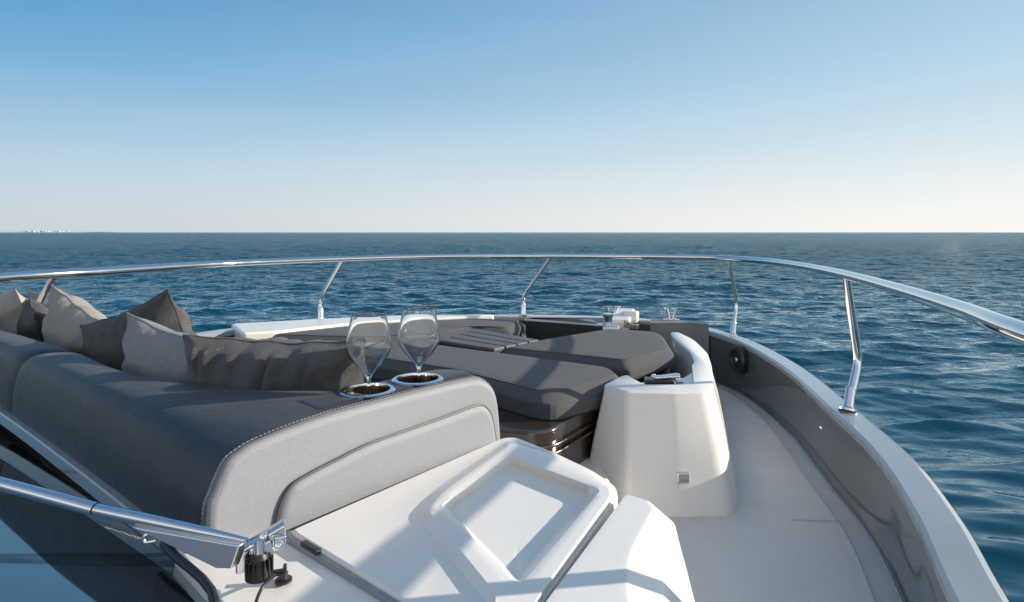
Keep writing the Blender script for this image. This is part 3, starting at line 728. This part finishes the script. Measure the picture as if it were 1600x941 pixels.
for c, r in cups:
    ch_ = lathe('cup_holder', [(.0462, -.006), (.0475, .0035), (.054, .0035), (.0575, .001), (.0575, -.003), (.0515, -.003)], P(c.x, c.y, -.331), M['chrome'], sofa, seg=56, ang=35, closed=True)
    lathe('cup', [(0, -.082), (.038, -.082), (.043, -.076), (.0460, -.001), (.0468, -.001), (.0475, -.086), (0, -.086)], P(c.x, c.y, -.331), M['cup'], ch_, seg=56, ang=35)
# pale end panel: outline in the plane
seam = [(0, -.53), (0, -.44), (.009, -.411), (.0286, -.371), (.05, -.357), (.081, -.3475), (.16, -.337), (.253, -.332), (.45, -.331), (.58, -.334), (.62, -.345), (.65, -.37), (.666, -.41), (.677, -.50)]
seam = [(q.x, q.y) for q in cr([Vector((a, b, 0)) for a, b in seam], 5)]
def plate(outline, layers, name_, material, parent):
    # layers: (inset, depth)
    pts = [Vector((a, b, 0)) for a, b in outline] + [Vector((outline[-1][0], -.56, 0)), Vector((outline[0][0] + .001, -.56, 0))]
    base = pts + [pts[0]]
    R = []
    for ins, dep in layers:
        q = offs(base, -ins)[:-1] if ins else pts
        R.append([pp(p.x, max(p.y, -.56), dep) for p in q])
    return link(name_, loft(R), material, parent, ang=60)
pn = plate(seam, [(0, -.012), (0, .004), (.003, .0075), (.007, .0105), (.011, .012), (.014, .0122), (.017, .0122)], 'side_panel', M['panel'], sofa)
inner_px = [(420, 842), (424, 815), (431, 785), (446, 757), (470, 740), (520, 714), (570, 690), (630, 669), (690, 648), (728, 634), (745, 631), (757, 642), (763, 662), (768, 700)]
inn = [ps(a, b) for a, b in inner_px]; inn = [(q.x, q.y) for q in cr([Vector((a, b, 0)) for a, b in inn], 4)]
inn_o = plate(inn, [(0, .006), (-.001, .0155), (.004, .022), (.012, .0245), (.016, .0247), (.022, .0247)], 'panel_cushion', M['panel'], sofa)
link('panel_piping', tube_bm([pp(a, b, .0165) for a, b in inn], .0028, 8), M['piping'], sofa)
# double row of stitching along the seam
st_m = []
pth = [Vector((a, b, 0)) for a, b in seam]
def along(path, step):
    out = []; acc = 0
    for a, b in zip(path, path[1:]):
        L_ = (b - a).length; t = step - acc
        while t < L_: out.append((a.lerp(b, t / L_), (b - a).normalized())); t += step
        acc = (acc + L_) % step
    return out
for off_, dep in ((-.004, -.004), (.0055, .0085)):
    q = offs(pth, -off_)
    for p, d in along(q, .0075):
        a_, b_ = p - d * .0022, p + d * .0022
        st_m.append(tube_bm([pp(a_.x, a_.y, dep + .0006), pp(b_.x, b_.y, dep + .0004)], .0006, 5))
link('stitching', join(st_m), M['thread'], sofa)
link('edge_piping', tube_bm([pp(p.x, p.y + .0005, .0005) for p in pth], .0026, 8), M['piping'], sofa)
# seat in front of the back
slab('seat', [(-.30, 1.2), (-.16, 1.45), (-.35, 1.9), (-1.1, 2.6), (-2.0, 3.0), (-2.2, 2.55), (-1.24, 1.76), (-.9, 1.5), (-.5, 1.28)], -.56, -.78, M['sofa'], sofa, bevel=.03)

# ---------------------------------------------------------------- pillows
def pillow(name_mat, c, w, h, t, yaw, lean, roll, label, seed=0, pinch=.07, fold_k=.42, group='scatter pillows on the sofa'):
    n = 72; vs = []; fs = []
    def nz_(u, v, f, k): return noise.noise(Vector((u * f + seed * 3.7, v * f + k, seed * 1.3 + k)))
    def pos(u, v, side):
        au, av = abs(u), abs(v)
        x_ = u * w / 2 * (1 - pinch * (1 - v * v)); z_ = v * h / 2 * (1 - pinch * (1 - u * u))
        z_ += .008 * av * av * nz_(u, 0, 3.0, 5 if v > 0 else 9); x_ += .008 * au * au * nz_(0, v, 3.0, 2 if u > 0 else 7)
        b = (max(0, 1 - au ** 2.6) ** .62) * (max(0, 1 - av ** 2.6) ** .62)
        # gathers: ridges running in from the seams, fading towards the middle
        wv = abs(math.sin(u * 11 + 2.5 * nz_(u, v * .3, 1.7, 1) + seed)) ** .7 * (.4 + .9 * nz_(u, 0, 3.1, 6)) * av ** 1.5 * (1 - au ** 4) * 1.6
        wu = math.sin(v * 13 + 3 * nz_(u, v, 1.5, 4) + seed * 2) * au ** 2 * (1 - av ** 4)
        # a diagonal pull from corner to corner and a shallow dent
        dg = math.exp(-((u - v * .8 + .25 * nz_(u, v, 1.3, 3)) / .22) ** 2) * (au * av)
        y_ = t / 2 * b * (1 + .16 * nz_(u, v, 1.4, side * 2)) + fold_k * .035 * min(1, b * 3) * (wv + wu) + fold_k * .03 * b * dg
        y_ += .0035 * fold_k * 3 * b * nz_(u, v, 6.5, side)
        return Vector((x_, side * max(0, y_) + .014 * nz_(u, v, .9, 0), z_))
    g = [math.sin(math.pi / 2 * (-1 + 2 * i / n)) for i in range(n + 1)]
    for side in (1, -1):
        base = len(vs)
        for a in g:
            for b in g: vs.append(pos(a, b, side))
        for i in range(n):
            for j in range(n):
                q = base + i * (n + 1) + j; fs.append((q, q + 1, q + n + 2, q + n + 1))
    me = mesh('m', vs, fs)
    R_ = Matrix.Translation(c) @ Matrix.Rotation(yaw, 4, 'Z') @ Matrix.Rotation(lean, 4, 'X') @ Matrix.Rotation(roll, 4, 'Y')
    me.transform(R_)
    o = empty('pillow', Vector(c) - Vector((0, 0, h / 2))); tag(o, label, 'pillow', group)
    link('cover', me, M[name_mat], o, ang=75)
    e = [pos(u, -1, 0) for u in g] + [pos(1, v, 0) for v in g] + [pos(u, 1, 0) for u in reversed(g)] + [pos(-1, v, 0) for v in reversed(g)]
    link('seam', tube_bm([R_ @ p for p in e[::3]], .0024, 6), M[name_mat], o)
    return o
rd = math.radians
def dz(px, py, y, h): v = D(px, py, y); return Vector((v.x, v.y, v.z - h / 2))
pillow('p_brown', dz(437, 522, 1.46, .38), .44, .38, .24, rd(-4), rd(12), rd(1), 'creased brown pillow nearest the wine glasses', 1, fold_k=.7)
pillow('p_grey', dz(298, 510, 1.62, .40), .46, .40, .19, rd(-30), rd(14), rd(10), 'smooth silver grey pillow tucked behind the creased brown one', 2)
pillow('p_char', dz(232, 480, 1.86, .42), .47, .44, .22, rd(-24), rd(12), rd(-17), 'taupe pillow with a tall sunlit corner behind the silver grey pillow', 3)
pillow('p_beige', dz(132, 466, 2.16, .42), .46, .42, .19, rd(-38), rd(10), rd(12), 'beige pillow with dappled shade between two dark ones', 4)
pillow('p_dark', dz(70, 468, 2.38, .40), .40, .38, .14, rd(-50), rd(14), rd(4), 'very dark brown pillow left of the beige one', 5)
pillow('p_white', dz(30, 449, 2.62, .42), .48, .40, .14, rd(-38), rd(16), rd(-6), 'cream pillow at the far left end of the sofa', 6)
pillow('p_grey', dz(98, 456, 2.8, .42), .40, .38, .14, rd(-20), rd(12), rd(10), 'pale pillow peeking out behind the dark brown one', 7)

# ---------------------------------------------------------------- wine glasses
def wineglass(c, label, sc=1.0, rz=0, fill=.030):
    root = empty('wine_glass', P(c.x, c.y, -.412)); tag(root, label, 'wine glass', 'wine glasses in the cup holders')
    outer = [(.0, .0), (.0375, .0), (.0385, .0010), (.035, .0028), (.02, .0048), (.008, .010), (.0046, .022), (.0038, .06), (.0039, .095), (.0055, .108), (.0150, .122), (.0300, .139), (.0420, .157), (.0462, .172), (.0455, .186), (.0415, .210), (.0375, .230), (.0355, .240)]
    inner = [(.0346, .2402), (.0343, .2395), (.0362, .230), (.0401, .210), (.0441, .186), (.0448, .172), (.0406, .1582), (.0284, .1408), (.0134, .1240), (.005, .1132), (.0, .1118)]
    q = cr([Vector((a, b, 0)) for a, b in outer[:1]] + [Vector((a, b, 0)) for a, b in outer[1:]], 3)
    q2 = cr([Vector((a, b, 0)) for a, b in inner], 3)
    pr = [(max(0, v.x) * sc, v.y * sc) for v in q] + [(max(0, v.x) * sc, v.y * sc) for v in q2]
    lathe('bowl', pr, P(c.x, c.y, -.411), M['glass'], root, seg=64, ang=80)
wineglass(cups[0][0] + Vector((.003, .0)), 'nearer empty stemmed wine glass, left of the pair, in front of the brown pillow', 1.0)
wineglass(cups[1][0] + Vector((.003, .0)), 'farther empty stemmed wine glass, right of the pair, before the slatted panel', 1.0)
